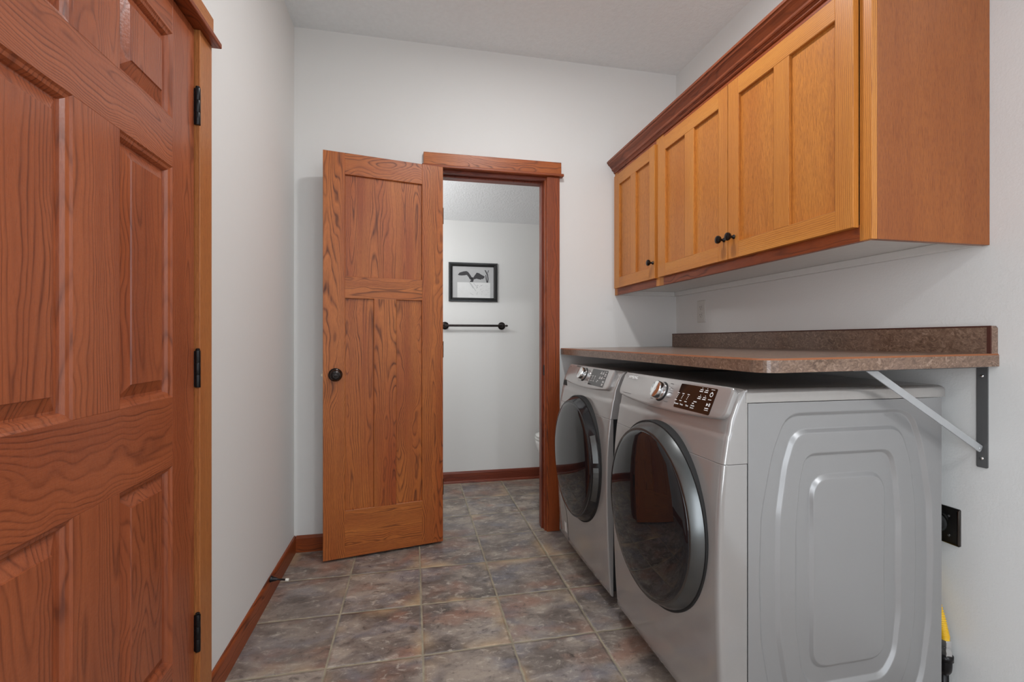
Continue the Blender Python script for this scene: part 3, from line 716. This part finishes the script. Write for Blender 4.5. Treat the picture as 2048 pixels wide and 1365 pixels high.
    # feet
    for fx_ in (.90, 1.46):
        for fy2 in (y0+.07, y1-.07):
            M().lathe([(.022, 0), (.022, .012), (.012, .014), (.012, .032)], (fx_, fy2, 0), (0, 0, 1), 16).build('foot', gap_m, R_)
    return R_
machine('dryer', 'silver grey front loading dryer with black display, nearest the camera', 1.4235, .3335, False)
machine('washer', 'silver grey front loading washer between the dryer and the back wall', 2.1485, .3335, True)

# ------------------------------------------------------------------ bathroom things
W3 = BBY
pic = empty('framed_picture', (.464, W3, 1.568), 'small black framed bird drawing on the bathroom wall above the towel bar', 'picture')
x0, x1, z0, z1 = .271, .6555, 1.4145, 1.719
def fr(i, d): return [(x0+i, W3-d, z0+i), (x1-i, W3-d, z0+i), (x1-i, W3-d, z1-i), (x0+i, W3-d, z1-i)]
m = M(); L = [fr(0, .0005), fr(0, .014), fr(.002, .016), fr(.009, .016), fr(.011, .0125), fr(.014, .0125), fr(.017, .017), fr(.026, .014), fr(.030, .009), fr(.030, .004)]
m.loops(L); m.build('frame', plain('black_lacquer', (.012, .012, .012), .25), pic, angle=20)
pw, pz = (x1-x0)-.06, (z1-z0)-.06
fp = lambda a, b, d: (x0+.03+a*pw, W3-d, z0+.03+b*pz)      # a,b in 0..1 of the sight opening
flat = lambda polys, name, mat, d: [m_.build(name, mat, pic) for m_ in [polyset(polys, d)]][0]
def polyset(polys, d):
    m_ = M()
    for p in polys: m_.prism(p, fp, d, d+.0003)
    return m_
flat([[(-.02, -.02), (1.02, -.02), (1.02, 1.02), (-.02, 1.02)]], 'mat_board', plain('grey_mat', (.50, .50, .50), .8), .0040)
flat([[(.115, 0), (.915, 0), (.915, .495), (.115, .495)]], 'paper_sheet', plain('white_paper', (.78, .78, .77), .8), .0046)
ink = plain('charcoal_ink', (.055, .052, .056), .8)
wingL = [(.13, .735), (.17, .80), (.26, .84), (.33, .855), (.375, .83), (.415, .76), (.455, .68), (.475, .60), (.45, .575), (.415, .60), (.385, .67), (.345, .735), (.295, .72), (.22, .71), (.155, .715)]
wingR = [(.505, .66), (.545, .74), (.585, .815), (.64, .80), (.70, .75), (.77, .705), (.785, .685), (.765, .665), (.775, .64), (.74, .635), (.745, .605), (.70, .615), (.69, .59), (.64, .60), (.575, .62), (.535, .60), (.515, .60)]
body = [(.455, .66), (.50, .66), (.515, .60), (.505, .55), (.495, .51), (.42, .51), (.43, .545), (.455, .575)]
flat([wingL, wingR, body], 'bird_drawing', ink, .0050)
flat([[(.775, .90), (.805, .90), (.86, .76), (.875, .62), (.865, .50), (.825, .50), (.805, .62), (.80, .74), (.815, .76), (.83, .62), (.84, .535), (.852, .62), (.838, .74), (.80, .84)], [(.868, .90), (.885, .90), (.858, .80), (.848, .82)]], 'ribbon_drawing', ink, .0050)
sk = []
for i in range(46):
    a, b = random.uniform(.55, .87), random.uniform(.09, .42)
    if (a-.60)**2+(b-.22)**2 < .004: continue
    an = random.uniform(-1.2, 1.2); l_ = random.uniform(.02, .07); dx_, dz_ = l_*math.cos(an), l_*math.sin(an); w_ = .0035
    sk.append([(a, b), (a+w_, b-w_), (a+dx_*.6+w_, min(.46, b+dz_-w_)), (a+dx_*.6, min(.46, b+dz_))])
for a, b, c_, d_ in ((.40, .50, .50, .30), (.43, .48, .56, .22), (.42, .16, .50, .09), (.50, .48, .58, .36)):
    sk.append([(a, b), (a+.008, b), (c_+.008, d_), (c_, d_)])
flat(sk, 'pencil_sketch', plain('pencil_grey', (.33, .33, .33), .8), .0050)

tb = empty('towel_rail', (.461, W3, 1.224), 'thin dark metal towel bar on the bathroom wall below the picture', 'towel bar')
yb_ = W3-.058; zc = 1.2245
for xc in (.243, .6905):
    M().lathe([(.030, .0), (.030, .004), (.026, .008), (.018, .011), (.016, .020), (.010, .026), (.010, .048), (.0125, .052), (.0125, .064), (.008, .070), (.0005, .071)], (xc, W3, zc), (0, -1, 0), 32).build('rosette_post', bronze_m, tb, angle=35)
M().lathe([(.0088, 0), (.0088, .436)], (.249, yb_, zc), (1, 0, 0), 20).build('bar', bronze_m, tb, angle=40)
for xc, s_ in ((.6905, 1), (.243, -1)):
    M().lathe([(.006, .010), (.008, .014), (.004, .020), (.0085, .028), (.0085, .033), (.003, .040), (.0005, .042)], (xc, yb_, zc), (s_, 0, 0), 20).build('finial', bronze_m, tb, angle=35)

tl = empty('toilet', (1.22, 3.30, 0), 'white toilet mostly hidden behind the right side of the doorway', 'toilet')
def oval(xc, rx, ry, z, n=40, front=1.0): return [(xc+rx*math.cos(2*PI*i/n)*(1.12 if math.cos(2*PI*i/n) < 0 else 1), 3.30+ry*math.sin(2*PI*i/n), z) for i in range(n)]
m = M(); m.loops([oval(1.19, .20, .12, 0), oval(1.19, .20, .12, .02), oval(1.19, .18, .105, .10), oval(1.17, .19, .125, .20), oval(1.13, .215, .165, .30), oval(1.12, .222, .182, .365), oval(1.12, .222, .182, .385)], cap0=True, cap1=True); m.build('bowl', porc_m, tl, smooth=True)
m = M(); m.loops([oval(1.12, .222, .184, .387), oval(1.12, .226, .187, .392), oval(1.12, .226, .187, .402), oval(1.12, .220, .182, .405)], cap0=True, cap1=True); m.build('seat', porc_m, tl, angle=50)
m = M(); m.loops([oval(1.12, .218, .182, .409), oval(1.12, .222, .185, .414), oval(1.12, .220, .183, .424), oval(1.12, .20, .165, .432), oval(1.12, .10, .08, .436)], cap0=True, cap1=True); m.build('lid', porc_m, tl, smooth=True)
box('tank', 1.385, 1.590, 3.08, 3.52, .385, .74, porc_m, tl, bevel=.02); box('tank_lid', 1.375, 1.594, 3.07, 3.53, .7415, .775, porc_m, tl, bevel=.01)
M().box(1.28, 1.40, 3.20, 3.40, .0, .385).build('pedestal', porc_m, tl, bevel=.02)
M().tube([(1.384, 3.14, .68), (1.37, 3.14, .68), (1.366, 3.19, .672)], .006, 10).build('flush_lever', chrome_m, tl, smooth=True)

# ------------------------------------------------------------------ lights
def area(name, loc, rot, size, power, color, sy=None, disk=False):
    l = bpy.data.lights.new(name, 'AREA'); l.energy = power; l.color = color; l.size = size
    l.shape = 'DISK' if disk else ('RECTANGLE' if sy else 'SQUARE')
    if sy: l.size_y = sy
    o = bpy.data.objects.new(name, l); COL.objects.link(o); o.location = loc; o.rotation_euler = rot; return o
def lamp(name, loc, power, color, radius):
    l = bpy.data.lights.new(name, 'POINT'); l.energy = power; l.color = color; l.shadow_soft_size = radius
    o = bpy.data.objects.new(name, l); COL.objects.link(o); o.location = loc; return o
area('ceiling_lamp_light', (.49, 1.50, 2.72), (0, 0, 0), .16, 14, (.97, .975, .98), disk=True)
area('entry_lamp_light', (1.05, -1.0, 2.72), (0, 0, 0), .16, 23, (.95, .975, 1.0), disk=True)
area('window_daylight', (.50, FY-.06, 1.48), (PI/2, 0, 0), 1.6, 8, (.86, .93, 1.0), 1.38)
area('added_side_light', (LX-.10, -1.10, 1.225), (0, -PI/2, 0), 1.88, 38, (.88, .94, 1.0), 1.24)  # added source behind the camera, raking light across the dryer ribs
lamp('vanity_lamp_light', (-.12, 2.95, 1.75), 9, (.95, .975, 1.0), .08)
w = bpy.data.worlds.new('daylight'); SC.world = w; w.use_nodes = True
bg = w.node_tree.nodes['Background']; bg.inputs[0].default_value = (.80, .88, 1.0, 1); bg.inputs[1].default_value = 1.0

# ------------------------------------------------------------------ camera
cam = bpy.data.cameras.new('camera'); co = bpy.data.objects.new('camera', cam); COL.objects.link(co)
cam.sensor_width = 36; cam.lens = 940.64/2048*36; cam.shift_y = -1.25/2048; cam.clip_start = .01
co.location = (0, 0, 1.11); co.rotation_euler = (PI/2, 0, -.2075); SC.camera = co
vs = SC.view_settings; vs.view_transform = 'Standard'; vs.look = 'None'; vs.gamma = 1; vs.exposure = 0.14
try: vs.use_curve_mapping = False
except Exception: pass
SC.cycles.use_denoising = True
SC.cycles.max_bounces = 10; SC.cycles.diffuse_bounces = 6; SC.cycles.glossy_bounces = 6
for o in bpy.data.objects:
    if '_local' in o: del o['_local']
